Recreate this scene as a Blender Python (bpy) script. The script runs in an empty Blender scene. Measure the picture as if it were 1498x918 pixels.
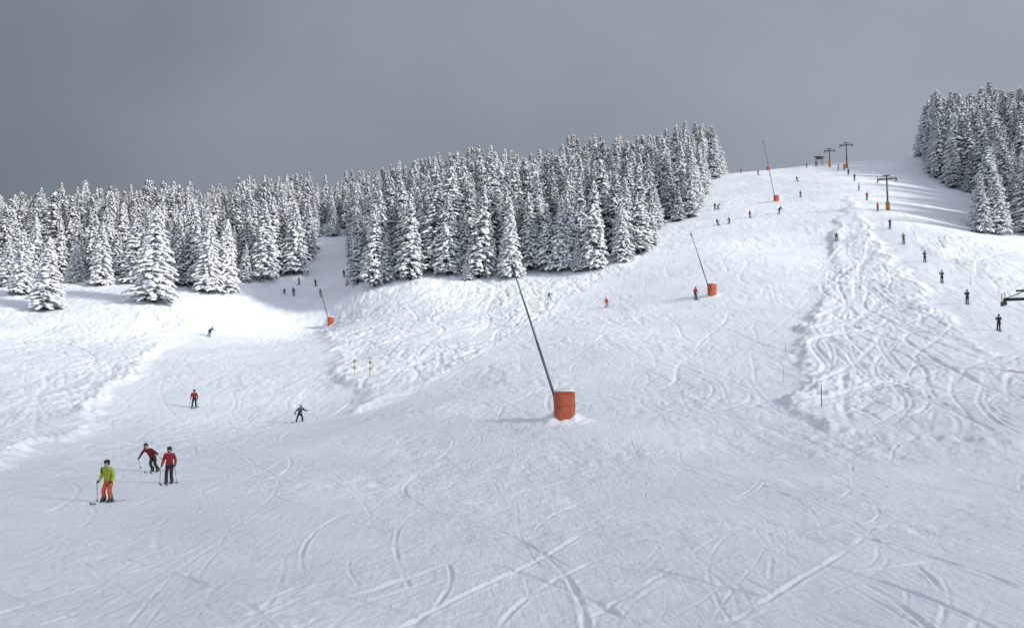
import bpy, math, random, numpy as np
from mathutils import Vector, Matrix
import time
T0=time.time()
rng=np.random.default_rng(7); random.seed(7)
scene=bpy.context.scene
scene.view_settings.view_transform='Standard'
scene.view_settings.look='None'
scene.view_settings.exposure=0
F=1176.0; PITCH=math.radians(4.9)
# ------------------------------------------------------------ survey helpers
def ray(u,v):
    x=(u-749)/F; up=(459-v)/F
    return np.array([x, math.cos(PITCH)-up*math.sin(PITCH), math.sin(PITCH)+up*math.cos(PITCH)])
CP=[(0,918,17),(375,918,17),(749,918,17),(1120,918,17.3),(1498,918,17.6),
(0,800,25),(749,800,25),(1498,800,25.5),(157,737,33),(749,720,36),(1300,720,37),
(0,700,41),(400,690,44),(1498,690,43),(749,650,52),(826,617,58),(438,616,78),(284,595,82),(600,600,70),
(900,560,78),(900,500,100),(888,448,135),(803,438,148),(745,410,165),(1042,433,130),(1100,500,98),(1100,560,75),
(1145,560,73),(1145,500,94),(1200,600,61),(1200,430,124),(1224,355,160),(1139,313,188),(1136,293,212),(1100,380,150),
(1047,308,205),(985,330,196),(1000,640,53),
(1461,485,94),(1415,446,108),(1378,415,121),(1353,384,136),(1322,355,150),(1302,334,161),(1284,309,179),(1268,293,192),(1250,265,225),(1299,307,176),
(1498,640,49),(1498,560,73),(1498,600,60),(1320,560,74),(1300,480,100),(1250,380,146),
(1430,335,170),(1498,342,166),(1360,270,228),(1430,280,222),(1498,420,117),
(540,550,95),(600,480,133),(620,420,163),(540,420,168),(700,540,92),
(484,476,162),(305,492,143),(430,432,184),(430,408,196),(485,358,248),
(0,600,76),(0,520,112),(0,450,152),(100,560,92),(68,455,153),(225,447,157),(150,500,132),(300,430,172),
(0,395,200),(200,395,205),(330,380,225),(700,350,230),(850,330,232),(950,300,245),(600,350,238),
]
CREST=[(-250,358,300),(0,357,300),(200,345,310),(400,325,330),(560,315,330),(700,305,330),(820,285,322),(940,270,314),(1060,258,316),(1180,250,325),(1260,240,326),(1345,231,310),(1430,215,300),(1498,205,300),(1750,190,300)]
CP+=CREST
CP+=[(-500,918,17),(2000,918,18),(-400,700,42),(1900,690,44),(-350,595,78),(1850,560,74),(-350,520,112),(1850,450,112),(-300,450,152),(1800,342,166),(-300,395,200)]
pts=[]
for u,v,d in CP: pts.append(ray(u,v)*d)
for u,v,d in CREST:
    p=ray(u,v)*d
    q=p*(430/d); q[2]=p[2]-22; pts.append(q)
    q=p*(620/d); q[2]=p[2]-85; pts.append(q)
for x in (-300,-100,0,100,300):
    pts.append(np.array([x,-40,-5.6])); pts.append(np.array([x*2,-400,-14]))
pts.append(np.array([0,3,-5.3]))
pts=np.array(pts); S=100.0
def phi(r2):
    r2=np.maximum(r2,1e-12); return 0.5*r2*np.log(r2)
P=pts[:,:2]/S; n=len(P)
A=np.zeros((n+3,n+3)); A[:n,:n]=phi(((P[:,None]-P[None])**2).sum(-1))+np.eye(n)*0.0015
A[:n,n]=1; A[:n,n+1:]=P; A[n,:n]=1; A[n+1:,:n]=P.T
W=np.linalg.solve(A,np.concatenate([pts[:,2],[0,0,0]]))
def base_exact(x,y):
    x=np.asarray(x,float).ravel(); y=np.asarray(y,float).ravel(); out=np.empty_like(x)
    for s in range(0,len(x),60000):
        X=x[s:s+60000]/S; Y=y[s:s+60000]/S
        r2=(X[:,None]-P[:,0])**2+(Y[:,None]-P[:,1])**2
        out[s:s+60000]=phi(r2)@W[:n]+W[n]+W[n+1]*X+W[n+2]*Y
    return out
gx=np.arange(-640,641,4.0); gy=np.arange(-200,741,4.0)
GX,GY=np.meshgrid(gx,gy); BH=base_exact(GX,GY).reshape(GX.shape)
def bil(arr,x0,y0,res,x,y,fill=None):
    fx=(np.asarray(x)-x0)/res; fy=(np.asarray(y)-y0)/res
    h,w=arr.shape
    inside=(fx>=0)&(fy>=0)&(fx<w-1)&(fy<h-1)
    fx=np.clip(fx,0,w-1.001); fy=np.clip(fy,0,h-1.001)
    ix=fx.astype(int); iy=fy.astype(int); tx=fx-ix; ty=fy-iy
    r=(arr[iy,ix]*(1-tx)+arr[iy,ix+1]*tx)*(1-ty)+(arr[iy+1,ix]*(1-tx)+arr[iy+1,ix+1]*tx)*ty
    if fill is not None: r=np.where(inside,r,fill)
    return r
def base(x,y): return bil(BH,-640,-200,4.0,x,y)
TT=np.concatenate([np.arange(8,120,0.25),np.arange(120,460,0.5)])
def G(u,v):
    d=ray(u,v); q=d[None]*TT[:,None]
    gap=q[:,2]-base(q[:,0],q[:,1])
    k=np.where(gap<0)[0]
    i=k[0] if len(k) else np.argmin(gap/TT)
    return (q[i,0],q[i,1])
def D(u,d): return ((u-749)/F*d,d)
# ------------------------------------------------------------ noise
LAT=rng.random((256,256))*2-1
def vn(x,y):
    ix=np.floor(x).astype(int); iy=np.floor(y).astype(int); fx=x-ix; fy=y-iy
    fx=fx*fx*fx*(fx*(fx*6-15)+10); fy=fy*fy*fy*(fy*(fy*6-15)+10)
    a=LAT[iy&255,ix&255]; b=LAT[iy&255,(ix+1)&255]; c=LAT[(iy+1)&255,ix&255]; d=LAT[(iy+1)&255,(ix+1)&255]
    return (a*(1-fx)+b*fx)*(1-fy)+(c*(1-fx)+d*fx)*fy
def fbm(x,y,s,o=3,g=0.5):
    r=0;a=1;f=1/s
    for i in range(o):
        c,sn=math.cos(i*1.1+.4),math.sin(i*1.1+.4)
        r=r+a*vn((x*c-y*sn)*f+17.3*i,(x*sn+y*c)*f+9.1*i); a*=g; f*=2.03
    return r
def sst(a,b,x):
    t=np.clip((x-a)/(b-a),0,1); return t*t*(3-2*t)
def sdist(x,y,poly):
    """signed distance, positive inside"""
    d=np.full(x.shape,1e9); ins=np.zeros(x.shape,bool)
    m=len(poly)
    for i in range(m):
        ax,ay=poly[i]; bx,by=poly[(i+1)%m]
        ex,ey=bx-ax,by-ay; wx=x-ax; wy=y-ay
        t=np.clip((wx*ex+wy*ey)/(ex*ex+ey*ey+1e-9),0,1)
        d=np.minimum(d,(wx-ex*t)**2+(wy-ey*t)**2)
        c=((ay<=y)&(by>y))|((by<=y)&(ay>y))
        if abs(ey)>1e-9: ins^= c&(x<ax+(y-ay)/ey*ex)
    return np.where(ins,1,-1)*np.sqrt(d)
def poly(uv): return [G(*q) if len(q)==2 else D(q[0],q[1]) for q in uv]
LF=poly([(-300,760),(0,690),(60,662),(110,640),(150,605),(182,575),(205,545),(240,515),(270,488),(300,465),(340,442),(400,424),(445,408),(440,370),(200,370),(-300,385)])
ML=poly([(500,606),(514,585),(500,545),(478,510),(474,480),(490,450),(505,428),(510,400),(745,380),(900,370),(960,345),(960,358),(930,388),(880,410),(830,440),(760,490),(690,530),(620,562),(560,592),(520,607)])
RL=poly([(1246,285),(1228,310),(1216,350),(1206,400),(1190,440),(1162,488),(1148,530),(1143,570),(1165,602),(1220,630),(1320,645),(1498,655),(1750,665),(1750,545),(1498,528),(1445,515),(1400,475),(1350,415),(1310,375),(1280,335),(1258,295)])
RR=poly([(1340,345),(1498,347),(1750,350),(1750,490),(1498,450),(1430,415),(1380,380),(1345,360)])
QUIET=poly([(1405,490),(1440,520),(1750,540),(1750,640),(1498,630),(1330,610),(1290,590),(1380,560)])
mx0,my0,mres=-200.0,12.0,0.5
MX,MY=np.meshgrid(np.arange(mx0,200,mres),np.arange(my0,360,mres))
wxn=MX+1.2*fbm(MX,MY,5,3); wyn=MY+1.2*fbm(MX+50,MY,5,3)
SD=[sdist(wxn,wyn,p) for p in (LF,ML,RL,RR)]
OFF=np.zeros(MX.shape)
for s,w in zip(SD,(1.2,2.4,1.4,2.5)): OFF=np.maximum(OFF,sst(-0.2,w,s))
QT=sst(-3,3,sdist(wxn,wyn,QUIET))
CH=np.zeros(MX.shape)
for s,w,a in zip(SD,(1.2,2.4,1.4,2.5),(.8,.9,.66,.6)): CH=np.maximum(CH,a*sst(-0.2,w,s))
CH*=(1-.75*QT)
BANK=0.45*sst(-.4,1.8,SD[0])+0.28*sst(-.4,2.0,SD[2])+.32*sst(-.4,1.6,SD[1])*sst(-4,-16,MX)
LIP=np.zeros(MX.shape)
for s,a in zip(SD,(0.20,.03,.12,.03)): LIP+=a*np.exp(-((s-1.1)/0.9)**2)
LIP+=.12*np.exp(-((SD[1]-1.1)/0.9)**2)*sst(-4,-16,MX)
LIP*=np.clip(.8+.8*fbm(MX,MY,9,2),.1,2)
def off(x,y): return bil(OFF,mx0,my0,mres,x,y,0.0)
print('masks',time.time()-T0)
# ------------------------------------------------------------ ski tracks
class Ras:
    def __init__(s,x0,x1,y0,y1,res):
        s.x0,s.y0,s.res=x0,y0,res
        s.w=int((x1-x0)/res); s.h=int((y1-y0)/res)
        s.g=np.zeros(s.w*s.h); s.r=np.zeros(s.w*s.h)
    def stamp(s,X,Y,D,w):
        k=max(1,int(math.ceil(2.6*w/s.res)))
        o=np.arange(-k,k+1); ox,oy=np.meshgrid(o,o); ox=ox.ravel(); oy=oy.ravel()
        ix=np.round((X-s.x0)/s.res).astype(int); iy=np.round((Y-s.y0)/s.res).astype(int)
        JX=ix[:,None]+ox; JY=iy[:,None]+oy
        dx=JX*s.res+s.x0-X[:,None]; dy=JY*s.res+s.y0-Y[:,None]
        r=np.sqrt(dx*dx+dy*dy)
        ok=(JX>=0)&(JY>=0)&(JX<s.w)&(JY<s.h)
        Dm=np.broadcast_to(np.asarray(D).reshape(-1,1),r.shape)
        g=-Dm*np.exp(-(r/w)**2); rd=0.6*Dm*np.exp(-((r-1.7*w)/(.6*w))**2)
        idx=(JY*s.w+JX)[ok]
        np.minimum.at(s.g,idx,g[ok]); np.maximum.at(s.r,idx,rd[ok])
    def arr(s): 
        return (s.g+s.r*np.clip(1+s.g*25,0,1)).reshape(s.h,s.w)
CR=.16
coarse=Ras(-160,170,14,320,CR); fine=Ras(-50,50,12,76,0.045)
def grad(x,y):
    e=2.0
    return (base(x+e,y)-base(x-e,y))/(2*e),(base(x,y+e)-base(x,y-e))/(2*e)
def trackline(x,y,L,step,amp,wl,ph,cross):
    m=int(L/step); X=np.empty(m);Y=np.empty(m)
    for i in range(m):
        if i%12==0:
            a,b=grad(x,y); ang=math.atan2(-b,-a)
        th=ang+cross+amp*math.sin(2*math.pi*i*step/wl+ph)
        x+=math.cos(th)*step; y+=math.sin(th)*step; X[i]=x;Y[i]=y
    return X,Y
def fade(m): 
    t=np.linspace(0,1,m); return np.clip(np.minimum(t,1-t)*6,0,1)
cnt=0
for k in range(6600):
    y=45+255*rng.random()**.8; x=rng.uniform(-.68,.68)*y
    o=float(off(x,y))
    if o>0.5:
        if rng.random()>0.58: continue
        L=rng.uniform(15,75); X,Y=trackline(x,y,L,CR,abs(rng.normal(.1,.3)),rng.uniform(20,70),rng.uniform(0,6.3),rng.normal(0,.6))
        dd=rng.uniform(.07,.2); w=rng.uniform(.14,.30)
        coarse.stamp(X,Y,dd*fade(len(X))*off(X,Y),w)
        if rng.random()<.4: coarse.stamp(X+.55,Y,dd*.8*fade(len(X))*off(X,Y),w*.8)
    else:
        if rng.random()>0.68: continue
        L=rng.uniform(6,42); X,Y=trackline(x,y,L,CR,abs(rng.normal(.2,.5)),rng.uniform(14,50),rng.uniform(0,6.3),rng.normal(0,.45))
        coarse.stamp(X,Y,rng.choice([.018,.032,.055,.085],p=[.35,.35,.22,.08])*fade(len(X))*(1-.7*off(X,Y)),rng.uniform(.11,.2))
    cnt+=1
# near field arcs
def arc(x,y,th,cur,L,dep,w,wob=.2):
    m=int(L/.045); sarr=np.arange(m)*.045; TH=th+cur*sarr+wob*np.sin(sarr/5+rng.uniform(0,6))
    X=x+np.cumsum(np.cos(TH))*.045; Y=y+np.cumsum(np.sin(TH))*.045
    nn=np.clip(0.6+.65*vn(sarr*.9+x*7,sarr*0+y*3.1),0,1.1)
    fine.stamp(X,Y,dep*fade(m)*nn,w); return X,Y,TH,nn
for k in range(1500):
    y=12+60*rng.random()**.8; x=rng.uniform(-.75,.75)*y
    dep=rng.choice([.012,.020,.032,.055],p=[.36,.34,.23,.07]); w=rng.uniform(.038,.085)
    X,Y,TH,nn=arc(x,y,-math.pi/2+rng.normal(0,1.0),rng.normal(0,.045),rng.uniform(3,24),dep,w)
    if rng.random()<.3:
        o=rng.uniform(.2,.6); fine.stamp(X-np.sin(TH)*o,Y+np.cos(TH)*o,dep*.8*fade(len(X))*np.roll(nn,40),w)
# long sweeping turns crossing the run-out
for k in range(95):
    y=rng.uniform(18,70); x=rng.uniform(-.8,.8)*y
    th=-math.pi/2+rng.choice([-1,1])*rng.uniform(.2,1.3); cur=rng.choice([-1,1])*rng.uniform(.01,.06)
    arc(x,y,th,cur,rng.uniform(14,38),rng.uniform(.04,.085),rng.uniform(.06,.12),.12)
CT=coarse.arr(); FT=fine.arr()
print('tracks',cnt,time.time()-T0)
def height(x,y,b=None):
    x=np.asarray(x,float); y=np.asarray(y,float)
    if b is None: b=base_exact(x,y).reshape(x.shape)
    o=off(x,y); r=np.hypot(x,y); near=1-sst(300,380,r)
    z=b+bil(BANK,mx0,my0,mres,x,y,0.0)
    lip=bil(LIP,mx0,my0,mres,x,y,0.0)
    z=z+lip*(0.8+1.2*fbm(x,y,.9,3,.6))
    act=np.clip(.95+.8*fbm(x+90,y,16,2),.35,1.6)
    churn=.10*fbm(x,y,2.2,3,.6)+.18*np.abs(fbm(x+31,y-12,.95,3,.6))
    z=z+near*(bil(CH,mx0,my0,mres,x,y,0.0)*churn*act+o*.25*fbm(x+7,y,9,2))
    rough=np.clip(.8+.9*fbm(x-40,y+11,7,3),.12,1.9)
    pist=.05*fbm(x,y,6,3)+rough*(.030*fbm(x,y,.7,3,.7)+.032*fbm(x*1.0,y*.35,1.1,2))
    z=z+(1-o)*pist*near*(.7+.5*sst(20,60,r))+.25*fbm(x,y,35,2)*near
    z=z+bil(CT,-160,14,CR,x,y,0.0)*sst(56,68,r)+bil(FT,-50,12,.045,x,y,0.0)*(1-sst(60,72,r))
    return z
# ------------------------------------------------------------ materials
def mat(name):
    m=bpy.data.materials.new(name); m.use_nodes=True
    nt=m.node_tree; b=nt.nodes['Principled BSDF']; return m,nt,b
def simple(name,col,rough=.6,metal=0,var=.15,scale=12):
    m,nt,b=mat(name)
    tc=nt.nodes.new('ShaderNodeTexCoord'); no=nt.nodes.new('ShaderNodeTexNoise'); no.inputs['Scale'].default_value=scale
    nt.links.new(tc.outputs['Object'],no.inputs['Vector'])
    mx=nt.nodes.new('ShaderNodeMix'); mx.data_type='RGBA'
    mx.inputs[6].default_value=(*[c*(1-var) for c in col],1); mx.inputs[7].default_value=(*[min(1,c*(1+var)) for c in col],1)
    nt.links.new(no.outputs['Fac'],mx.inputs[0]); nt.links.new(mx.outputs[2],b.inputs['Base Color'])
    b.inputs['Roughness'].default_value=rough; b.inputs['Metallic'].default_value=metal
    return m
def snow_material():
    m,nt,b=mat('snow_surface')
    L=nt.links.new; N=nt.nodes.new
    tc=N('ShaderNodeTexCoord')
    n1=N('ShaderNodeTexNoise'); n1.inputs['Scale'].default_value=.1; n1.inputs['Detail'].default_value=9; n1.inputs['Roughness'].default_value=.66
    L(tc.outputs['Object'],n1.inputs['Vector'])
    rp=N('ShaderNodeMapRange'); rp.inputs[1].default_value=.32; rp.inputs[2].default_value=.68; L(n1.outputs['Fac'],rp.inputs[0])
    mx=N('ShaderNodeMix'); mx.data_type='RGBA'; mx.inputs[6].default_value=(.735,.77,.82,1); mx.inputs[7].default_value=(.89,.905,.935,1)
    L(rp.outputs[0],mx.inputs[0]); L(mx.outputs[2],b.inputs['Base Color'])
    b.inputs['Roughness'].default_value=.55; b.inputs['Specular IOR Level'].default_value=.25
    n2=N('ShaderNodeTexNoise'); n2.inputs['Scale'].default_value=6; n2.inputs['Detail'].default_value=8; n2.inputs['Roughness'].default_value=.75
    L(tc.outputs['Object'],n2.inputs['Vector'])
    def streak(rot,sx,sy,sc):
        mp=N('ShaderNodeMapping'); mp.inputs['Rotation'].default_value=(0,0,rot); mp.inputs['Scale'].default_value=(sx,sy,1); L(tc.outputs['Object'],mp.inputs['Vector'])
        n3=N('ShaderNodeTexNoise'); n3.inputs['Scale'].default_value=sc; n3.inputs['Detail'].default_value=6; n3.inputs['Roughness'].default_value=.65; n3.inputs['Distortion'].default_value=.6; L(mp.outputs[0],n3.inputs['Vector']); return n3.outputs['Fac']
    def add(a,c):
        ad=N('ShaderNodeMath'); ad.operation='ADD'; L(a,ad.inputs[0]); L(c,ad.inputs[1]); return ad.outputs[0]
    h=add(add(n2.outputs['Fac'],streak(.25,1.8,.3,2.0)),streak(-.9,2.2,.25,1.7))
    bp=N('ShaderNodeBump'); bp.inputs['Strength'].default_value=.75; bp.inputs['Distance'].default_value=.065
    L(h,bp.inputs['Height']); L(bp.outputs[0],b.inputs['Normal'])
    return m
M_snow=snow_material()
M_treesnow=simple('tree_snow',(.85,.865,.89),.6,0,.05,3)
M_needle=simple('spruce_needles',(.033,.040,.038),.8,0,.4,2)
M_bark=simple('bark',(.05,.04,.03),.9,0,.3,6)
M_metal=simple('galvanised_metal',(.13,.13,.14),.5,.5)
M_dark=simple('dark_metal',(.04,.042,.045),.5,.3)
M_black=simple('black_rubber',(.02,.02,.022),.6)
def mesh_np(name,V,Fs,mats,mi=None,smooth=True):
    me=bpy.data.meshes.new(name)
    V=np.asarray(V,np.float32); Fs=np.asarray(Fs,np.int32); k=Fs.shape[1]
    me.vertices.add(len(V)); me.vertices.foreach_set('co',V.ravel())
    me.loops.add(Fs.size); me.loops.foreach_set('vertex_index',Fs.ravel())
    me.polygons.add(len(Fs)); me.polygons.foreach_set('loop_start',np.arange(0,Fs.size,k,dtype=np.int32))
    try: me.polygons.foreach_set('loop_total',np.full(len(Fs),k,np.int32))
    except Exception: pass
    for m in mats: me.materials.append(m)
    if mi is not None: me.polygons.foreach_set('material_index',np.asarray(mi,np.int32))
    me.polygons.foreach_set('use_smooth',np.full(len(Fs),smooth))
    me.update(calc_edges=True); me.validate(); return me
def addobj(name,me,loc=(0,0,0),parent=None,rot=(0,0,0),sc=(1,1,1)):
    o=bpy.data.objects.new(name,me); scene.collection.objects.link(o)
    o.location=loc; o.rotation_euler=rot; o.scale=sc
    if parent: o.parent=parent
    return o
# ------------------------------------------------------------ terrain
ratio=.0038
R=[6.0]
while R[-1]<430: R.append(R[-1]*(1+ratio))
while R[-1]<7000: R.append(R[-1]*1.09)
R=np.array([.05,1.0,2.5,4.0]+R)
fa=np.arange(-44,44.001,.08); ca=np.arange(47,314,3.0)
ANG=np.radians(np.concatenate([fa,ca])); na=len(ANG); nr=len(R)
RR_,AA_=np.meshgrid(R,ANG,indexing='ij')
X=RR_*np.sin(AA_); Y=RR_*np.cos(AA_)
k=np.minimum(1,520/np.maximum(RR_,1)); 
ri=np.unique(np.concatenate([np.arange(0,nr,6),[nr-1]])); ai=np.unique(np.concatenate([np.arange(0,len(fa),8),np.arange(len(fa)-1,na)]))
Bc=base_exact((X*k)[np.ix_(ri,ai)],(Y*k)[np.ix_(ri,ai)]).reshape(len(ri),len(ai))
tmp=np.empty((len(ri),na))
for q in range(len(ri)): tmp[q]=np.interp(np.arange(na),ai,Bc[q])
B=np.empty((nr,na))
for q in range(na): B[:,q]=np.interp(R,R[ri],tmp[:,q])
far=sst(500,1500,RR_); B=B*(1-far)+(-70+25*fbm(X,Y,900,2))*far
Z=height(X,Y,B)
V=np.stack([X,Y,Z],-1).reshape(-1,3)
i=np.arange(nr-1)[:,None]*na; j=np.arange(na)[None]; j2=(j+1)%na
Q=np.stack([i+j,i+na+j,i+na+j2,i+j2],-1).reshape(-1,4)[:,::-1]
me=mesh_np('snow_ground',V,Q,[M_snow])
ground=addobj('snow_covered_hillside',me)
print('terrain',len(V),time.time()-T0)
def gz(x,y): return float(height(np.array([x]),np.array([y]))[0])
# ------------------------------------------------------------ snowy spruces
ph=(1+5**.5)/2
ICV=np.array([(-1,ph,0),(1,ph,0),(-1,-ph,0),(1,-ph,0),(0,-1,ph),(0,1,ph),(0,-1,-ph),(0,1,-ph),(ph,0,-1),(ph,0,1),(-ph,0,-1),(-ph,0,1)])/math.sqrt(1+ph*ph)
ICF=np.array([(0,11,5),(0,5,1),(0,1,7),(0,7,10),(0,10,11),(1,5,9),(5,11,4),(11,10,2),(10,7,6),(7,1,8),(3,9,4),(3,4,2),(3,2,6),(3,6,8),(3,8,9),(4,9,5),(2,4,11),(6,2,10),(8,6,7),(9,8,1)])
def spruce(seed,H=17.0,rad=.18,snowy=.8,low=.04,fat=1.0,frost=.3):
    r=np.random.default_rng(seed); VV=[];FF=[];MI=[];nv=0
    def add(v,f,m):
        nonlocal nv
        VV.append(v); FF.append(np.asarray(f)+nv); MI.append(np.full(len(f),m)); nv+=len(v)
    k=7; zs=np.linspace(-.6,H*.985,9); v=[]
    for z in zs:
        rr=.24*(1-max(z,0)/H)+.02
        for a in range(k): v.append((rr*math.cos(a*2*math.pi/k),rr*math.sin(a*2*math.pi/k),z))
    f=[]
    for a in range(8):
        for b in range(k):
            p,q,s,t=a*k+b,a*k+(b+1)%k,(a+1)*k+(b+1)%k,(a+1)*k+b
            f+= [(p,q,s),(p,s,t)]
    add(np.array(v),f,2)
    z=H*low+.4; Rm=H*rad
    ph1,ph2=r.uniform(0,6.3,2)
    while z<H*.985:
        t=z/H
        Rt=Rm*((1-t)**.82)*(1 if t>.12 else .8+t*1.6)+.10
        Rt*=1+.10*math.sin(z*2.1+ph1)
        nb=int(4+8*(1-t)); a0=r.uniform(0,6.3)
        for b in range(nb):
            a=a0+b*2*math.pi/nb+r.normal(0,.16)
            Lb=Rt*r.uniform(.68,1.2)*(1+.12*math.sin(2*a+ph1)+.10*math.sin(3*a+ph2+z))
            dr=np.array([math.cos(a),math.sin(a),0]); sd=np.array([-dr[1],dr[0],0])
            droop=r.uniform(.18,.45); up=.12
            load=r.random()<snowy
            def pt(s): return dr*Lb*s+np.array([0,0,z+Lb*(up*s-droop*s*s)])
            p0,p1=pt(0.05),pt(.95); th=.035
            add(np.array([p0+sd*th,p0-sd*th,p1,p0+np.array([0,0,th])]),[(0,1,2),(0,2,3),(1,3,2)],2)
            nl=max(1,int(round(Lb/.5)))
            for q in range(nl+1):
                s=.25+.75*(q+r.uniform(-.2,.2))/max(nl,1)
                c=pt(min(s,1.03)); wid=.20+.22*min(1,Lb/2)*(1.15-.5*s)
                side=r.normal(0,.16)*(Lb*.5+.1)
                c=c+sd*side
                for w in range(5):
                    o=c+sd*r.uniform(-1,1)*wid*1.5+dr*r.uniform(-.25,.3)
                    tip=o+dr*r.uniform(-.05,.45)+sd*r.normal(0,.22)+np.array([0,0,-r.uniform(.12,.42)])
                    e=(sd*r.uniform(.5,1)+dr*r.normal(0,.4))*r.uniform(.08,.18)
                    add(np.array([o+e,o-e,tip]),[(0,1,2)],0 if r.random()<frost else 1)
                if (load and r.random()<.93) or r.random()<.15:
                    sc=np.array([wid*r.uniform(.95,1.5),wid*r.uniform(.8,1.3),wid*r.uniform(.32,.58)])*fat
                    v=ICV*(1+r.normal(0,.15,(12,1)))*sc
                    slope=up-2*droop*s
                    vv=v[:,0:1]*(dr+np.array([0,0,slope*1.0]))+v[:,1:2]*sd+v[:,2:3]*np.array([0,0,1.])
                    add(vv+c+np.array([0,0,.06]),ICF,0)
        z+=r.uniform(.36,.6)*(1.05-.45*t)
    v=ICV*np.array([.1,.1,.32])+np.array([0,0,H*.99]); add(v,ICF,0)
    k=14; v=[];f=[]; L=22
    for a in range(L+1):
        zz=H*low+.5+(H*.9-H*low)*a/L; rr=Rm*.45*((1-zz/H)**.9)
        for b in range(k):
            q=rr*r.uniform(.6,1.3); g=b*2*math.pi/k; v.append((q*math.cos(g),q*math.sin(g),zz-r.uniform(0,.5)))
    for a in range(L):
        for b in range(k):
            p,q,s,t=a*k+b,a*k+(b+1)%k,(a+1)*k+(b+1)%k,(a+1)*k+b
            f+= [(p,q,s),(p,s,t)]
    add(np.array(v),f,1)
    return mesh_np('snowy_spruce_mesh',np.concatenate(VV),np.concatenate(FF),[M_treesnow,M_needle,M_bark],np.concatenate(MI),smooth=True)
SPR=[spruce(1,17,.17,.83,frost=.32,fat=1.04),spruce(2,17,.19,.90,frost=.34,fat=1.06),spruce(3,18,.15,.77,frost=.28,fat=1.02),spruce(4,16,.2,.95,frost=.38,fat=1.1),spruce(5,18,.165,.85,frost=.30,fat=1.03),spruce(6,17,.18,.68,frost=.22,fat=.98),spruce(7,15,.205,.98,frost=.42,fat=1.15)]
SH=[17,17,18,16,18,17,15]
print('spruces',[len(s.polygons) for s in SPR],time.time()-T0)
FL=poly([(-420,440),(-150,430),(0,424),(60,418),(110,418),(190,420),(260,422),(300,425),(350,418),(400,412),(445,402),(457,372),(458,358)])+[D(462,256),D(470,350),D(200,345),D(-450,345),D(-600,230)]
FM=poly([(513,416),(545,421),(600,413),(650,408),(700,408),(745,408),(800,400),(870,395),(915,388),(952,368),(954,345),(962,334),(1000,327),(1032,302),(1038,275)])+[D(1052,290),D(1064,318),D(1050,352),D(800,352),D(470,352),D(470,262),D(515,252)]+poly([(512,385)])
FR=poly([(1376,272),(1436,284),(1438,338),(1475,342),(1600,345)])+[D(1750,170),D(1900,330),D(1365,330),D(1368,260)]
def scatter(pl,sp,seed):
    r=np.random.default_rng(seed); a=np.array(pl); res=[]
    x=a[:,0].min()
    while x<a[:,0].max():
        y=a[:,1].min()
        while y<a[:,1].max():
            res.append((x+r.uniform(-.6,.6)*sp,y+r.uniform(-.6,.6)*sp)); y+=sp
        x+=sp
    res=np.array(res); s=sdist(res[:,0],res[:,1],pl)
    res=res[s>0]; return res,s[s>0]
nt_=0
def forest(name,pl,sp,seed,hmin,hmax,mix,taper=False):
    global nt_
    e=bpy.data.objects.new(name,None); scene.collection.objects.link(e)
    q,s=scatter(pl,sp,seed); zz=base_exact(q[:,0],q[:,1]); r=np.random.default_rng(seed+1)
    grp=fbm(q[:,0]+seed*13,q[:,1],22,2)
    for (x,y),z,sd_,g in zip(q,zz,s,grp):
        i=r.choice(mix); t=np.clip(r.beta(2.2,1.6)+.45*g,0,1.1); h=hmin+(hmax-hmin)*t
        if taper: h*=.76+.24*float(sst(-80,-5,x))
        if sd_<3.5: h*=r.uniform(.6,.95)
        elif r.random()<.12: h*=.65
        k=h/SH[i]; w=k*r.uniform(.85,1.2)*(1.1 if h<13 else 1)
        o=addobj('spruce',SPR[i],(x,y,z-.1),e,(r.normal(0,.02),r.normal(0,.02),r.uniform(0,6.3)),(w,w,k)); nt_+=1
    return e
forest('spruce_forest',FL,5.4,11,10.5,19.5,[0,2,2,5,5,4,0,1,3])
forest('spruce_forest',FM,5.3,21,13.5,22,[0,0,1,2,4,4,5,1,2,3],True)
forest('spruce_forest',FR,5.4,31,15,25,[0,1,2,4,1,3,3])
for (u,v,hp,i,wf) in [(68,457,108,6,1.2),(225,447,144,6,1.05),(30,434,98,3,1),(147,420,95,3,1),(305,432,118,3,.9),(330,432,110,6,.9),(300,425,125,0,.95),(385,412,118,3,1),(430,405,108,3,1),
    (548,421,122,0,.95),(523,418,110,2,1),(685,410,50,3,1),(747,408,112,6,.85),(655,404,125,1,.9),(600,413,130,0,1),(822,398,110,3,.9),(870,396,135,1,.9),(935,372,130,4,1),(712,406,30,3,1),(845,398,60,1,1),(1436,340,90,4,1.1),(1460,342,100,1,1)]:
    x,y=G(u,v); h=hp*y/F*1.0; k=h/SH[i]
    addobj('snowy_spruce_tree',SPR[i],(x,y,gz(x,y)-.15),None,(0,0,u*.37),(k*wf,k*wf,k))
print('trees',nt_,time.time()-T0)
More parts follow.
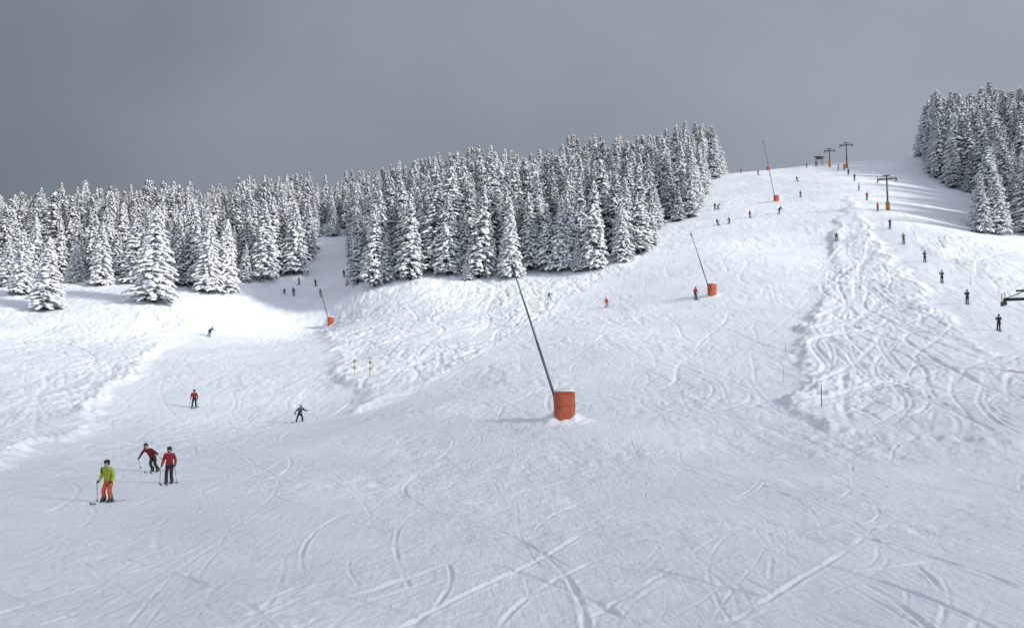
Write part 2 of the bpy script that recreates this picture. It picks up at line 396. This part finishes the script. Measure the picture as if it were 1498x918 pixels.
# ------------------------------------------------------------ generic primitives (numpy)
class MB:
    def __init__(s): s.V=[];s.F=[];s.M=[]
    def add(s,v,f,m):
        o=len(s.V); s.V+= [tuple(q) for q in v]; s.F+=[tuple(i+o for i in q) for q in f]; s.M+=[m]*len(f)
    def tube(s,pts,rad,m,k=10,cap=True,squash=None):
        pts=[Vector(p) for p in pts]; v=[];f=[]
        for i,p in enumerate(pts):
            d=(pts[min(i+1,len(pts)-1)]-pts[max(i-1,0)]).normalized()
            a=d.cross(Vector((0,1,0)) if abs(d.y)<.9 else Vector((1,0,0))).normalized(); b=d.cross(a)
            r=rad[i] if hasattr(rad,'__len__') else rad
            for j in range(k):
                t=2*math.pi*j/k; v.append(p+(a*math.cos(t)+b*math.sin(t))*r)
        for i in range(len(pts)-1):
            for j in range(k): f.append((i*k+j,i*k+(j+1)%k,(i+1)*k+(j+1)%k,(i+1)*k+j))
        if cap: f.append(tuple(range(k))[::-1]); f.append(tuple((len(pts)-1)*k+j for j in range(k)))
        s.add(v,f,m)
    def box(s,c,h,m,rot=None):
        v=[Vector((x*h[0],y*h[1],z*h[2])) for x in(-1,1) for y in(-1,1) for z in(-1,1)]
        if rot: v=[rot@q for q in v]
        v=[q+Vector(c) for q in v]
        s.add(v,[(0,1,3,2),(4,6,7,5),(0,4,5,1),(2,3,7,6),(0,2,6,4),(1,5,7,3)],m)
    def ell(s,c,h,m,k=14,l=10,rot=None,zmin=-1,fn=None):
        v=[];f=[]
        for i in range(l+1):
            t=-math.pi/2+math.pi*i/l; z=max(math.sin(t),zmin)
            for j in range(k):
                a=2*math.pi*j/k; q=Vector((math.cos(t)*math.cos(a)*h[0],math.cos(t)*math.sin(a)*h[1],z*h[2]))
                if fn: q=fn(q)
                if rot: q=rot@q
                v.append(q+Vector(c))
        for i in range(l):
            for j in range(k): f.append((i*k+j,i*k+(j+1)%k,(i+1)*k+(j+1)%k,(i+1)*k+j))
        s.add(v,f,m)
    def mesh(s,name,mats,smooth=True):
        me=bpy.data.meshes.new(name); me.from_pydata(s.V,[],s.F)
        for m in mats: me.materials.append(m)
        me.polygons.foreach_set('material_index',s.M); me.polygons.foreach_set('use_smooth',[smooth]*len(s.F)); me.update(); return me
# ------------------------------------------------------------ snow lances
M_orange=simple('orange_padding',(.42,.085,.032),.6,0,.35,2.2)
M_strap=simple('padding_seam',(.27,.06,.025),.6)
def mat_pad(name,w,h):
    mb=MB(); k=48; rows=30; v=[];f=[]
    for i in range(rows+1):
        z=-.35+(h+.35)*i/rows
        for j in range(k):
            a=2*math.pi*j/k; ca,sa=math.cos(a),math.sin(a)
            e=.5; sx=math.copysign(abs(ca)**e,ca); sy=math.copysign(abs(sa)**e,sa)
            wr=1+.02*math.sin(z*9+3*math.sin(a*2))+.02*math.sin(a*5+z*3)+.012*math.sin(a*11-z*13)+(.04 if i>rows-2 else 0)-.035*math.exp(-((z-h*.5)/.1)**2)
            v.append((sx*w/2*wr,sy*w/2*.85*wr,z+.04*math.sin(a*3)*(z/h)))
    for i in range(rows):
        for j in range(k): f.append((i*k+j,i*k+(j+1)%k,(i+1)*k+(j+1)%k,(i+1)*k+j))
    mb.add(v,f,0)
    top=[v[rows*k+j] for j in range(k)]; mb.add(top,[tuple(range(k))],0)
    for zz in (h*.5,h*.93):
        ring=[]
        for j in range(k+1):
            a=2*math.pi*j/k; ca,sa=math.cos(a),math.sin(a); e=.5
            q=.985 if zz<h*.6 else 1.0
            ring.append((math.copysign(abs(ca)**e,ca)*w/2*q,math.copysign(abs(sa)**e,sa)*w/2*.85*q,zz))
        mb.tube(ring,.02,1,5,False)
    mb.ell((0,0,h+.04),(w/2*1.06,w/2*.9,.16),2,24,8,fn=lambda q:Vector((q.x,q.y,q.z*(1+.5*math.sin(q.x*5+q.y*3)))))
    return mb.mesh(name,[M_orange,M_strap,M_snow])
def drift(w,x,y,z,amp):
    """snow drifted against the padding; its rim dips below the surrounding snow"""
    kk=56; rr=22; PX=[];PY=[];HH=[]
    for i in range(rr+1):
        t=i/rr
        for j in range(kk):
            a=2*math.pi*j/kk; q=w*(.3+1.25*t)*(1+.16*math.sin(a*2+1)+.1*math.sin(a*5))
            PX.append(q*math.cos(a)); PY.append(q*math.sin(a)*.85)
            HH.append(amp*(1-t)**1.7*(1+.4*math.sin(a*2.0+2)+.2*math.sin(a*7))-.06*t)
    PX=np.array(PX);PY=np.array(PY);HH=np.array(HH)
    Zr=height(x+PX,y+PY)-z+HH+.12*fbm(PX+x,PY+y,.35,2)*np.clip(HH*4,0,1)
    V0=np.stack([PX,PY,Zr],-1); F0=[]
    for i in range(rr):
        for j in range(kk): F0.append((i*kk+j,(i+1)*kk+j,(i+1)*kk+(j+1)%kk,i*kk+(j+1)%kk))
    return mesh_np('snow_drift',V0,F0,[M_snow])
def lance(u,v,tipu,tipv,w=1.6,h=2.0,pole=True,yaw=.15,topfrac=.25):
    x,y=G(u,v); z=gz(x,y)
    e=bpy.data.objects.new('snow_lance' if pole else 'safety_padding',None); scene.collection.objects.link(e); e.location=(x,y,z)
    addobj('padding',mat_pad('padding',w,h),(0,0,0),e,(0.02,-.02,yaw))
    addobj('snow_drift',drift(w,x,y,z,.5 if h>2 else .22),(0,0,0),e)
    if pole:
        t=ray(tipu,tipv)*(y/ray(tipu,tipv)[1]); tip=Vector(t)-Vector((x,y,z)); st=Vector((-topfrac*w,0,h*.3))
        mb=MB(); d=tip-st
        mb.tube([st,st+d*.5,st+d*.5,tip],[.085,.075,.055,.045],0,10)
        mb.tube([st+Vector((.1,.05,0)),st+d*.6+Vector((.1,.05,0)),st+d*.98],.018,1,6)
        dn=d.normalized()
        mb.tube([tip-dn*.15,tip+dn*.1,tip+dn*.45,tip+dn*.55],[.06,.1,.1,.05],1,12)
        mb.tube([tip+Vector((-.25,0,.12)),tip+Vector((.15,0,.2))],.04,1,8)
        addobj('lance_pole',mb.mesh('lance_pole',[M_metal,M_dark]),(0,0,0),e)
    return e
lance(826,617,752,397,1.5,2.15)
lance(1042,434,1012,345,1.35,1.9)
lance(484,477,469,425,1.3,1.6)
lance(1136,294,1117,209,1.3,1.6)
lance(1124,249,1124,249,1.1,1.4,False)
lance(508,420,510,358,.6,.9)
# ------------------------------------------------------------ drag lift
def pylon(u,v,H,arm,yaw,padh=1.8):
    x,y=G(u,v); z=gz(x,y)
    e=bpy.data.objects.new('drag_lift_pylon',None); scene.collection.objects.link(e); e.location=(x,y,z); e.rotation_euler=(0,0,yaw)
    mb=MB(); mb.tube([(0,0,-.5),(0,0,H*.5),(0,0,H)],[.2,.17,.13],0,12)
    mb.box((0,0,H-.9),(arm/2,.12,.14),0); mb.box((0,0,H-.1),(arm*.22,.09,.08),0)
    for s in(-1,1):
        mb.tube([(0,0,H-.1),(s*arm*.45,0,H-.8)],.04,0,6)
        mb.box((s*arm/2,0,H-1.15),(.07,.85,.1),0)
        for q in(-.7,-.25,.25,.7):
            mb.tube([(s*arm/2-.09,q,H-1.3),(s*arm/2+.09,q,H-1.3)],.2,0,12)
        mb.tube([(s*arm/2,-.6,H-1.2),(s*arm/2,-.6,H-.3),(s*arm/2,.6,H-.3),(s*arm/2,.6,H-1.2)],.035,0,6)
    for q in range(int(H/.4)-3): mb.box((.22,0,.8+q*.4),(.16,.02,.02),0)
    addobj('post',mb.mesh('post',[M_dark]),(0,0,0),e)
    mb=MB(); mb.tube([(0,0,-.2),(0,0,padh*.5),(0,0,padh)],[.42,.44,.40],0,18); 
    for zz in(.4,1.0,1.5): mb.tube([(.445*math.cos(a*.3),.445*math.sin(a*.3),zz) for a in range(22)],.02,1,5,False)
    mb.ell((0,0,padh),(.4,.4,.1),2)
    addobj('padding',mb.mesh('padding',[M_pady,M_strap,M_snow]),(0,0,0),e)
    c,s_=math.cos(yaw),math.sin(yaw)
    return [Vector((x+sg*arm/2*c,y+sg*arm/2*s_,z+H-1.5)) for sg in(-1,1)]
M_pady=simple('yellow_orange_padding',(.5,.19,.03),.6)
px,py=G(1508,548); qx,qy=G(1299,307)
yaw=math.atan2(-(qx-px),(qy-py))
heads=[pylon(1508,552,8.0,3.8,yaw),pylon(1299,307,8.0,3.8,yaw,1.9),pylon(1239,247,8.6,3.8,yaw*.8),pylon(1214,245,6.5,3.2,yaw*.8)]
for sg in(0,1):
    mb=MB(); line=[]
    st=heads[0][sg]+(heads[0][sg]-heads[1][sg])*.6; st.z=heads[0][sg].z-6
    chain=[st]+[h[sg] for h in heads[:3]]
    for a,b in zip(chain[:-1],chain[1:]):
        for i in range(12):
            t=i/12; p=a.lerp(b,t); p.z-=1.2*4*t*(1-t); line.append(p)
    line.append(chain[-1]); mb.tube(line,.010,0,5,False); addobj('lift_cable',mb.mesh('lift_cable',[M_metal]))
CAB=(heads[0],heads[1],heads[2])
x,y=G(1199,244); z=gz(x,y)
e=bpy.data.objects.new('drag_lift_top_station',None); scene.collection.objects.link(e); e.location=(x,y,z)
mb=MB()
for dx,dy in((-1.2,-1),(1.2,-1),(-1.2,1),(1.2,1)): mb.tube([(dx,dy,-.3),(dx*.7,dy*.7,3.4)],.1,0,8)
mb.box((0,0,3.4),(1.7,.5,.1),0); mb.tube([(0,0,2.8),(0,0,2.95)],1.2,0,24); mb.tube([(0,0,3.4),(0,0,5.2)],.06,0,6)
addobj('frame',mb.mesh('frame',[M_dark],False),(0,0,0),e)
# ------------------------------------------------------------ markers
M_mk=simple('marker_yellow',(.33,.27,.1),.6); M_blue=simple('marker_blue',(.07,.15,.27),.5); M_wood=simple('bamboo',(.25,.2,.12),.7)
def marker(u,v,h,m,disc=True,r=.03):
    x,y=G(u,v); mb=MB(); mb.tube([(0,0,-.4),(0.02,0,h*.5),(.03,0,h)],[r,r,r*.8],0,8)
    if disc:
        mb.tube([(.03,-.04,h*.86),(.03,-.02,h*.86)],.18,0,16); mb.tube([(.03,-.04,h*.5),(.03,-.02,h*.5)],.13,0,16)
    addobj('piste_marker_pole',mb.mesh('piste_marker_pole',[m]),(x,y,gz(x,y)))
marker(518,556,2.0,M_mk); marker(541,556,2.0,M_mk); marker(1202,598,1.8,M_blue,False,.04)
for u,v,h in[(1149,520,1.6),(1146,558,1.6),(1162,488,1.5),(1186,440,1.5),(1210,392,1.5),(1336,268,4),(1275,262,3.5),(1281,262,3),(1420,420,2),(1310,262,3.5),(1338,345,3),(890,398,1.5),(472,450,2.2)]:
    marker(u,v,h,M_wood,False,.018)
# ------------------------------------------------------------ skiers
def skin_mesh(joints,edges,radii,roots,sub=2):
    me=bpy.data.meshes.new('skin'); me.from_pydata(joints,edges,[]); o=bpy.data.objects.new('skin',me); scene.collection.objects.link(o)
    o.modifiers.new('s','SKIN').use_smooth_shade=True
    sk=me.skin_vertices[0].data
    for i,r in enumerate(radii):
        sk[i].radius=(r,r) if not isinstance(r,tuple) else r; sk[i].use_root=(i in roots)
    m=o.modifiers.new('b','SUBSURF'); m.levels=sub; m.render_levels=sub
    dg=bpy.context.evaluated_depsgraph_get(); dg.update(); ev=o.evaluated_get(dg); em=ev.to_mesh()
    V=[tuple(v.co) for v in em.vertices]; Fc=[tuple(p.vertices) for p in em.polygons]; ev.to_mesh_clear()
    bpy.data.objects.remove(o); bpy.data.meshes.remove(me); return V,Fc
def segd(p,a,b):
    ab=b-a; t=max(0,min(1,(p-a).dot(ab)/max(ab.dot(ab),1e-9))); return (p-a-ab*t).length
def build_skier(pose):
    J={}
    cr=pose.get('crouch',0); lean=pose.get('lean',0); st=pose.get('stance',.18); arms=pose.get('arms','front'); board=pose.get('board',False)
    pz=.93-.30*cr; pyy=.02+.20*cr
    J['pel']=(0,pyy,pz); J['sp']=(0,pyy-.05-.10*cr,pz+.24-.03*cr); J['ch']=(0,pyy-.08-.27*cr,pz+.45-.08*cr)
    J['nk']=(0,pyy-.10-.34*cr,pz+.57-.12*cr); J['hd']=(0,pyy-.12-.38*cr,pz+.66-.12*cr); J['ht']=(0,pyy-.12-.39*cr,pz+.76-.12*cr)
    for s,n in((1,'L'),(-1,'R')):
        cx,cy,cz=J['ch']; J['sh'+n]=(s*.19,cy,cz+.05)
        if arms=='front': e=(s*.31,cy-.05,cz-.22); w=(s*.30,cy-.27,cz-.33)
        elif arms=='down': e=(s*.29,cy+.03,cz-.23); w=(s*.31,cy-.10,cz-.46)
        elif arms=='wide': e=(s*.42,cy-.03,cz-.16); w=(s*.56,cy-.20,cz-.27+.12*s)
        else: e=(s*.26,cy-.12,cz-.2) ; w=(s*.08,cy-.28,cz-.12)
        J['el'+n]=e; J['wr'+n]=w
        J['pm'+n]=(w[0],w[1]-.07,w[2]-.025)
        J['hp'+n]=(s*.10,pyy,pz-.06)
        kx=s*st*.85; J['kn'+n]=(kx,pyy-.10-.30*cr,.50-.08*cr); J['an'+n]=(s*st,0.0,.17); J['to'+n]=(s*st,-.19,.09)
        J['he'+n]=(s*st,.05,.09)
    def tf(p):
        x,y,z=p; return (x+lean*max(z-.1,0)*(1.0 if z>.1 else 0),y,z)
    if lean: J={k:tf(p) for k,p in J.items()}
    if pose.get('twist'):
        for k in J:
            if k[:2] in('ch','nk','hd','ht','sh','el','wr','pm'):
                p=Vector(J[k]); c=Vector((J['sp'][0],J['sp'][1],0)); a=pose['twist']; q=p-c; J[k]=(c.x+q.x*math.cos(a)-q.y*math.sin(a),c.y+q.x*math.sin(a)+q.y*math.cos(a),p.z)
    rad={'pel':(.165,.14),'sp':(.155,.135),'ch':(.18,.14),'nk':.075,'hd':.085,'ht':.08,'sh':.095,'el':.07,'wr':.052,'pm':.045,'hp':.115,'kn':.085,'an':.08,'to':.055,'he':.06}
    names=list(J); ix={k:i for i,k in enumerate(names)}
    E=[('pel','sp'),('sp','ch'),('ch','nk'),('nk','hd'),('hd','ht')]
    for n in'LR': E+=[('ch','sh'+n),('sh'+n,'el'+n),('el'+n,'wr'+n),('wr'+n,'pm'+n),('pel','hp'+n),('hp'+n,'kn'+n),('kn'+n,'an'+n),('an'+n,'to'+n),('an'+n,'he'+n)]
    rr=[rad.get(k,rad.get(k[:2])) for k in names]
    V,Fc=skin_mesh([J[k] for k in names],[(ix[a],ix[b]) for a,b in E],rr,{ix['pel']})
    mb=MB(); bones=[]
    for a,b in E:
        m=0
        if a=='nk' or a=='hd': m=4
        elif a[:2]in('hp',): m=1
        elif a[:2]=='kn': m=1
        elif a=='pel' and b[:2]=='hp': m=1
        elif a[:2]=='an': m=2
        elif a[:2]=='wr': m=3
        bones.append((Vector(J[a]),Vector(J[b]),m))
    VV=[Vector(v) for v in V]
    mats=[]
    for f in Fc:
        c=sum((VV[i] for i in f),Vector())/len(f)
        mats.append(min(bones,key=lambda b:segd(c,b[0],b[1]))[2])
    o=len(mb.V); mb.V+=V; mb.F+=[tuple(i+o for i in f) for f in Fc]; mb.M+=mats
    h=Vector(J['ht']); h.z-=.01
    mb.ell(h,(.082,.098,.12),4,16,12)
    mb.ell(h+Vector((0,-.1,-.012)),(.013,.022,.024),4,8,6)
    mb.ell(h+Vector((0,-.09,-.062)),(.026,.012,.007),6,8,4)
    mb.ell(h+Vector((0,.012,.035)),(.115,.132,.115),5,18,12,zmin=-.25)
    for s in(-1,1): mb.ell(h+Vector((s*.09,.02,-.03)),(.026,.05,.06),5,10,8)
    mb.ell(h+Vector((0,-.075,.018)),(.078,.045,.04),6,14,8)
    mb.ell(h+Vector((0,-.02,-.115)),(.078,.085,.045),0,14,6)
    fj=[];fe=[];fr=[];ro=set()
    for n,s in(('L',1),('R',-1)):
        p=Vector(J['pm'+n])
        for q,ln in enumerate((.9,1.0,.95,.78)):
            b=p+Vector((-s*.012,-.012,.036-q*.024)); i=len(fj); ro.add(i)
            fj+=[tuple(b),tuple(b+Vector((s*.012,-.04,0))*ln),tuple(b+Vector((-s*.025,-.058,-.004))*ln),tuple(b+Vector((-s*.045,-.03,-.006))*ln)]
            fe+=[(i,i+1),(i+1,i+2),(i+2,i+3)]; fr+=[.014,.013,.012,.010]
        i=len(fj); ro.add(i); b=p+Vector((-s*.02,.02,.02))
        fj+=[tuple(b),tuple(b+Vector((-s*.03,-.02,.02))),tuple(b+Vector((-s*.03,-.055,.02)))]; fe+=[(i,i+1),(i+1,i+2)]; fr+=[.015,.014,.011]
    V,Fc=skin_mesh(fj,fe,fr,ro,1); mb.add(V,Fc,3)
    for n in'LR':
        a=Vector(J['an'+n]); k=Vector(J['kn'+n]); mb.tube([a+Vector((0,0,-.08)),a,a.lerp(k,.32)],[.085,.088,.092],2,12)
    if board:
        v=[];f=[];L=1.5;nn=14
        for i in range(nn+1):
            t=-1+2*i/nn; w=.135*(1-max(0,abs(t)-.8)**2*18)*(.88+.12*t*t); w=max(w,.03); up=.12*max(0,abs(t)-.82)/.18
            for sg in(-1,1):
                for zz in(.0,.022): v.append((t*L/2,-.06+sg*w,zz+up+.015))
        for i in range(nn):
            a=i*4;b=a+4; f+=[(a,b,b+2,a+2),(a+1,a+3,b+3,b+1),(a,a+1,b+1,b),(a+2,b+2,b+3,a+3)]
        f+=[(0,2,3,1),(nn*4,nn*4+1,nn*4+3,nn*4+2)]
        mb.add(v,f,7)
    else:
        plow=pose.get('plow',0)
        for n,s in(('L',1),('R',-1)):
            c=Vector(J['an'+n]); v=[];f=[];nn=16;L=1.62
            ro_=Matrix.Rotation(-s*plow,3,'Z')
            for i in range(nn+1):
                t=-1+2*i/nn; w=.042*(1+.25*t*t); 
                if t<-.92: w*=.55
                up=.11*max(0,(-t-.8)/.2)**1.6
                for sg in(-1,1):
                    for zz in(0,.02): q=ro_@Vector((sg*w,t*L/2-.06,0)); v.append((c.x+q.x,c.y+q.y,zz+up+.006))
            for i in range(nn):
                a=i*4;b=a+4; f+=[(a,a+2,b+2,b),(a+1,b+1,b+3,a+3),(a,b,b+1,a+1),(a+2,a+3,b+3,b+2)]
            f+=[(0,1,3,2),(nn*4,nn*4+2,nn*4+3,nn*4+1)]
            mb.add(v,f,7); mb.box((c.x,c.y-.05,.048),(.04,.16,.022),2)
            p=Vector(J['pm'+n])+Vector((0,-.035,0)); 
            if pose.get('poleback',0): g=Vector((p.x+s*.22,p.y+.75,max(.15,p.z-.62)))
            else: g=Vector((p.x+s*.10,p.y+.18,.02))
            d=(p-g).normalized(); p2=p+d*.10
            if pose.get('arms')!='bar':
                mb.tube([p2,p,g],[.017,.013,.009],8,8); mb.tube([g+d*.06,g+d*.07],.045,2,10)
    return mb
POSES={'plow':dict(crouch=.12,stance=.17,plow=.1,arms='down'),
'stand':dict(crouch=.0,stance=.13,arms='down'),
'turn':dict(crouch=.55,lean=-.38,stance=.15,arms='wide',poleback=1),
'turnr':dict(crouch=.45,lean=.32,stance=.15,arms='wide',poleback=1,twist=.3),
'tuck':dict(crouch=.8,stance=.15,arms='front',poleback=1),
'board':dict(crouch=.45,stance=.27,lean=.12,arms='wide',board=True),
'lift':dict(crouch=.02,stance=.12,arms='bar')}
M_skin=simple('skin',(.45,.27,.2),.5); M_gog=simple('goggle_lens',(.02,.02,.03),.15); M_boot=simple('boot_plastic',(.03,.03,.035),.4)
cm={}
def cl(c):
    if c not in cm: cm[c]=simple('fabric_%d'%len(cm),c,.8,0,.25,8)
    return cm[c]
BLK=(.013,.014,.018); RED=(.25,.012,.015); DRED=(.13,.008,.014); YG=(.30,.36,.025); ORG=(.55,.09,.025); NAVY=(.02,.03,.06); GRY=(.08,.08,.09); TEAL=(.03,.05,.06); WHT=(.6,.6,.6)
PM={k:build_skier(p).mesh('skier_'+k,[cl(BLK),cl(BLK),M_boot,cl(BLK),M_skin,cl(BLK),M_gog,cl(GRY),M_metal]) for k,p in POSES.items()}
def skier(u,v,pose,rot,jk,pt,hel=BLK,ski=GRY,sc=1.0,name='skier'):
    x,y=G(u,v); o=addobj('snowboarder' if pose=='board' else name,PM[pose],(x,y,gz(x,y)-.03),None,(0,0,rot),(sc,sc,sc))
    a,b=grad(x,y)
    nrm=Vector((-a,-b,1)).normalized()
    half=Vector((0,0,1)).lerp(nrm,.6).normalized(); Rm=Vector((0,0,1)).rotation_difference(half).to_matrix().to_4x4()
    o.rotation_euler=(Rm@Matrix.Rotation(rot,4,'Z')).to_euler()
    for i,c in((0,jk),(1,pt),(5,hel),(7,ski)):
        o.material_slots[i].link='OBJECT'; o.material_slots[i].material=cl(c)
    return o
SKI=(.2,.06,.06)
SK=[(157,736,'plow',-.25,YG,ORG,BLK,SKI,1.01),(247,709,'stand',.1,RED,BLK,BLK,GRY,1.0),(228,690,'turn',-.05,DRED,BLK,DRED,GRY,1.0),
(284,594,'plow',.2,RED,BLK,BLK,GRY,1.08),(438,615,'board',.5,TEAL,BLK,YG,GRY,1.05),(305,491,'turnr',.6,BLK,BLK,BLK,GRY,1.1),
(430,432,'stand',.2,BLK,BLK,BLK,GRY,1.1),(416,430,'tuck',.6,BLK,BLK,BLK,GRY,.9),(438,417,'plow',-.6,ORG,BLK,BLK,GRY,1),(462,419,'stand',1,BLK,BLK,BLK,GRY,.95),(504,406,'stand',0,NAVY,BLK,BLK,GRY,1),(470,433,'plow',.4,(.3,.25,.15),GRY,BLK,GRY,1),
(803,437,'board',.3,NAVY,BLK,BLK,GRY,.9),(888,448,'plow',-.4,ORG,ORG,(.5,.3,.05),GRY,1),(1018,438,'stand',.3,RED,BLK,BLK,GRY,1.15),
(1051,331,'turn',.5,BLK,BLK,BLK,GRY,1),(1067,328,'tuck',-.8,GRY,BLK,BLK,GRY,1),(1097,319,'plow',.4,RED,NAVY,BLK,GRY,1),(1046,307,'stand',.4,BLK,BLK,BLK,GRY,1),(1050,307,'turnr',.4,NAVY,BLK,BLK,GRY,1),
(1139,313,'turnr',-.4,NAVY,BLK,BLK,GRY,1.1),(1171,288,'plow',.4,NAVY,BLK,BLK,GRY,1),(1167,266,'turn',.4,BLK,BLK,BLK,GRY,1),(1109,256,'stand',.4,RED,BLK,BLK,GRY,1),(1084,253,'plow',.4,RED,ORG,BLK,GRY,1),
(1224,355,'plow',-.2,(.1,.14,.04),BLK,YG,GRY,1),(1256,279,'stand',1,BLK,BLK,BLK,GRY,1),
(1194,243,'stand',1,BLK,BLK,BLK,GRY,1),(1180,246,'stand',1,NAVY,BLK,BLK,GRY,1),(1226,250,'stand',1,BLK,BLK,BLK,GRY,1)]
for s in SK: skier(*s)
for u,v,jk in[(1461,485,BLK),(1415,446,NAVY),(1378,415,(.05,.09,.08)),(1353,384,GRY),(1322,355,(.12,.14,.04)),(1302,334,NAVY),(1284,309,ORG),(1268,293,RED),(1250,266,NAVY),(1241,257,BLK),(1235,250,RED)]:
    o=skier(u,v,'lift',math.pi+yaw*.6,jk,BLK,BLK,GRY,1.08)
    p=Vector(o.location)
    a,b=(CAB[0][0],CAB[1][0]) if p.y<CAB[1][0].y else (CAB[1][0],CAB[2][0])
    t=max(-.2,min(1,(p.y+3-a.y)/(b.y-a.y))); top=a.lerp(b,t); top.z-=4*1.2*max(0,t*(1-t))
    mb=MB(); bar=p+Vector((0,-.12,.85)); mb.tube([top,bar.lerp(top,.3),bar],[.006,.008,.015],0,6); mb.tube([bar+Vector((-.35,0,0)),bar+Vector((.35,0,0))],.025,0,6)
    addobj('tow_bar',mb.mesh('tow_bar',[M_metal]))
print('skiers',time.time()-T0)
# ------------------------------------------------------------ light
sun_dir=Vector((.84,-.30,0)).normalized(); EL=math.radians(23)
sd=Vector((sun_dir.x*math.cos(EL),sun_dir.y*math.cos(EL),math.sin(EL)))
L=bpy.data.lights.new('sun','SUN'); L.energy=4.4; L.angle=math.radians(9.0); L.color=(1,.96,.905)
lo=bpy.data.objects.new('sun',L); scene.collection.objects.link(lo); lo.rotation_euler=(-sd).to_track_quat('-Z','Y').to_euler()
# unseen sheet added behind and right of the viewer to shade the lower slope
CA=270.0; offx=sd.x/sd.z*CA; offy=sd.y/sd.z*CA
cx=np.arange(-520,521,20.0); CX,CY=np.meshgrid(cx,np.arange(-700,161,20.0)); hh=CX.shape
CZ=CA+14*fbm(CX,CY,120,3)
Vc=np.stack([CX+offx,CY+offy,CZ],-1).reshape(-1,3)
ii=np.arange(hh[0]-1)[:,None]*hh[1]; jj=np.arange(hh[1]-1)[None]
Qc=np.stack([ii+jj,ii+jj+1,ii+hh[1]+jj+1,ii+hh[1]+jj],-1).reshape(-1,4)
mc=bpy.data.materials.new('shade_cloud_sheet'); mc.use_nodes=True; nt=mc.node_tree; nt.nodes.clear(); N=nt.nodes.new; K=nt.links.new
out=N('ShaderNodeOutputMaterial'); ms=N('ShaderNodeMixShader'); tr=N('ShaderNodeBsdfTransparent'); tl=N('ShaderNodeBsdfTranslucent'); tl.inputs[0].default_value=(.8,.82,.86,1)
tc=N('ShaderNodeTexCoord'); sp=N('ShaderNodeSeparateXYZ'); K(tc.outputs['Object'],sp.inputs[0])
no=N('ShaderNodeTexNoise'); no.inputs['Scale'].default_value=.011; no.inputs['Detail'].default_value=4; K(tc.outputs['Object'],no.inputs['Vector'])
ad=N('ShaderNodeMath'); ad.operation='MULTIPLY_ADD'; K(no.outputs['Fac'],ad.inputs[0]); ad.inputs[1].default_value=110.0; K(sp.outputs['Y'],ad.inputs[2])
mr=N('ShaderNodeMapRange'); mr.interpolation_type='SMOOTHSTEP'; K(ad.outputs[0],mr.inputs[0]); mr.inputs[1].default_value=offy+40+55; mr.inputs[2].default_value=offy+150+55; mr.inputs[3].default_value=.70; mr.inputs[4].default_value=0.0
K(mr.outputs[0],ms.inputs[0]); K(tr.outputs[0],ms.inputs[1]); K(tl.outputs[0],ms.inputs[2]); K(ms.outputs[0],out.inputs[0])
addobj('shade_cloud',mesh_np('shade_cloud',Vc,Qc,[mc]))
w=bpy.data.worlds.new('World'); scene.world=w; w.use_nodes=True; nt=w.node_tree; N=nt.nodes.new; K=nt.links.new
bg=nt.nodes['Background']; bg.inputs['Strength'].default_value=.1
sky=N('ShaderNodeTexSky'); sky.sky_type='NISHITA'; sky.sun_disc=False; sky.sun_elevation=EL; sky.sun_rotation=math.atan2(sd.x,sd.y)
tc=N('ShaderNodeTexCoord'); sp=N('ShaderNodeSeparateXYZ'); K(tc.outputs['Generated'],sp.inputs[0])
def mth(op,a,b=None,c=None):
    m=N('ShaderNodeMath'); m.operation=op
    for i,q in enumerate((a,b,c)):
        if q is None: continue
        if isinstance(q,(int,float)): m.inputs[i].default_value=q
        else: K(q,m.inputs[i])
    return m.outputs[0]
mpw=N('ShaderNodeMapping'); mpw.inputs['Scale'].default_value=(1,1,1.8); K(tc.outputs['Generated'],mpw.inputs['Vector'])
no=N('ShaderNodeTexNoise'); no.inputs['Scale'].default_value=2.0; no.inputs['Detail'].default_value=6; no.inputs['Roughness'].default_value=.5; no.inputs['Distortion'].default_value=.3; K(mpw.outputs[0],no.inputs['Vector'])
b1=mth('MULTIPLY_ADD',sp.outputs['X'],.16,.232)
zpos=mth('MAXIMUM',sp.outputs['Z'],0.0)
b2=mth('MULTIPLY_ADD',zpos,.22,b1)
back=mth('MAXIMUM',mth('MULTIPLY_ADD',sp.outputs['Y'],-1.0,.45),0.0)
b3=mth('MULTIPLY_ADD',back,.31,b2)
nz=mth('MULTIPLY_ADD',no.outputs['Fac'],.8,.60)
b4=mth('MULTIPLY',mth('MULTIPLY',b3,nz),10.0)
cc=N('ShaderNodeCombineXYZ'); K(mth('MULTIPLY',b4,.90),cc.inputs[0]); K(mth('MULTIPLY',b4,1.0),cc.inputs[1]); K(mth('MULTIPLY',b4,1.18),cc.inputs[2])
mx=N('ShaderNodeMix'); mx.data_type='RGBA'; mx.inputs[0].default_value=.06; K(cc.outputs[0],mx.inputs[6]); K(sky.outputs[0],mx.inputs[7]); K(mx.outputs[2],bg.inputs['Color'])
# ------------------------------------------------------------ camera
cam=bpy.data.cameras.new('camera'); co=bpy.data.objects.new('camera',cam); scene.collection.objects.link(co); scene.camera=co
cam.sensor_width=36; cam.lens=36*F/1498; cam.clip_end=20000; cam.clip_start=.1
co.rotation_euler=(math.pi/2+PITCH,0,0)
print('done',time.time()-T0)
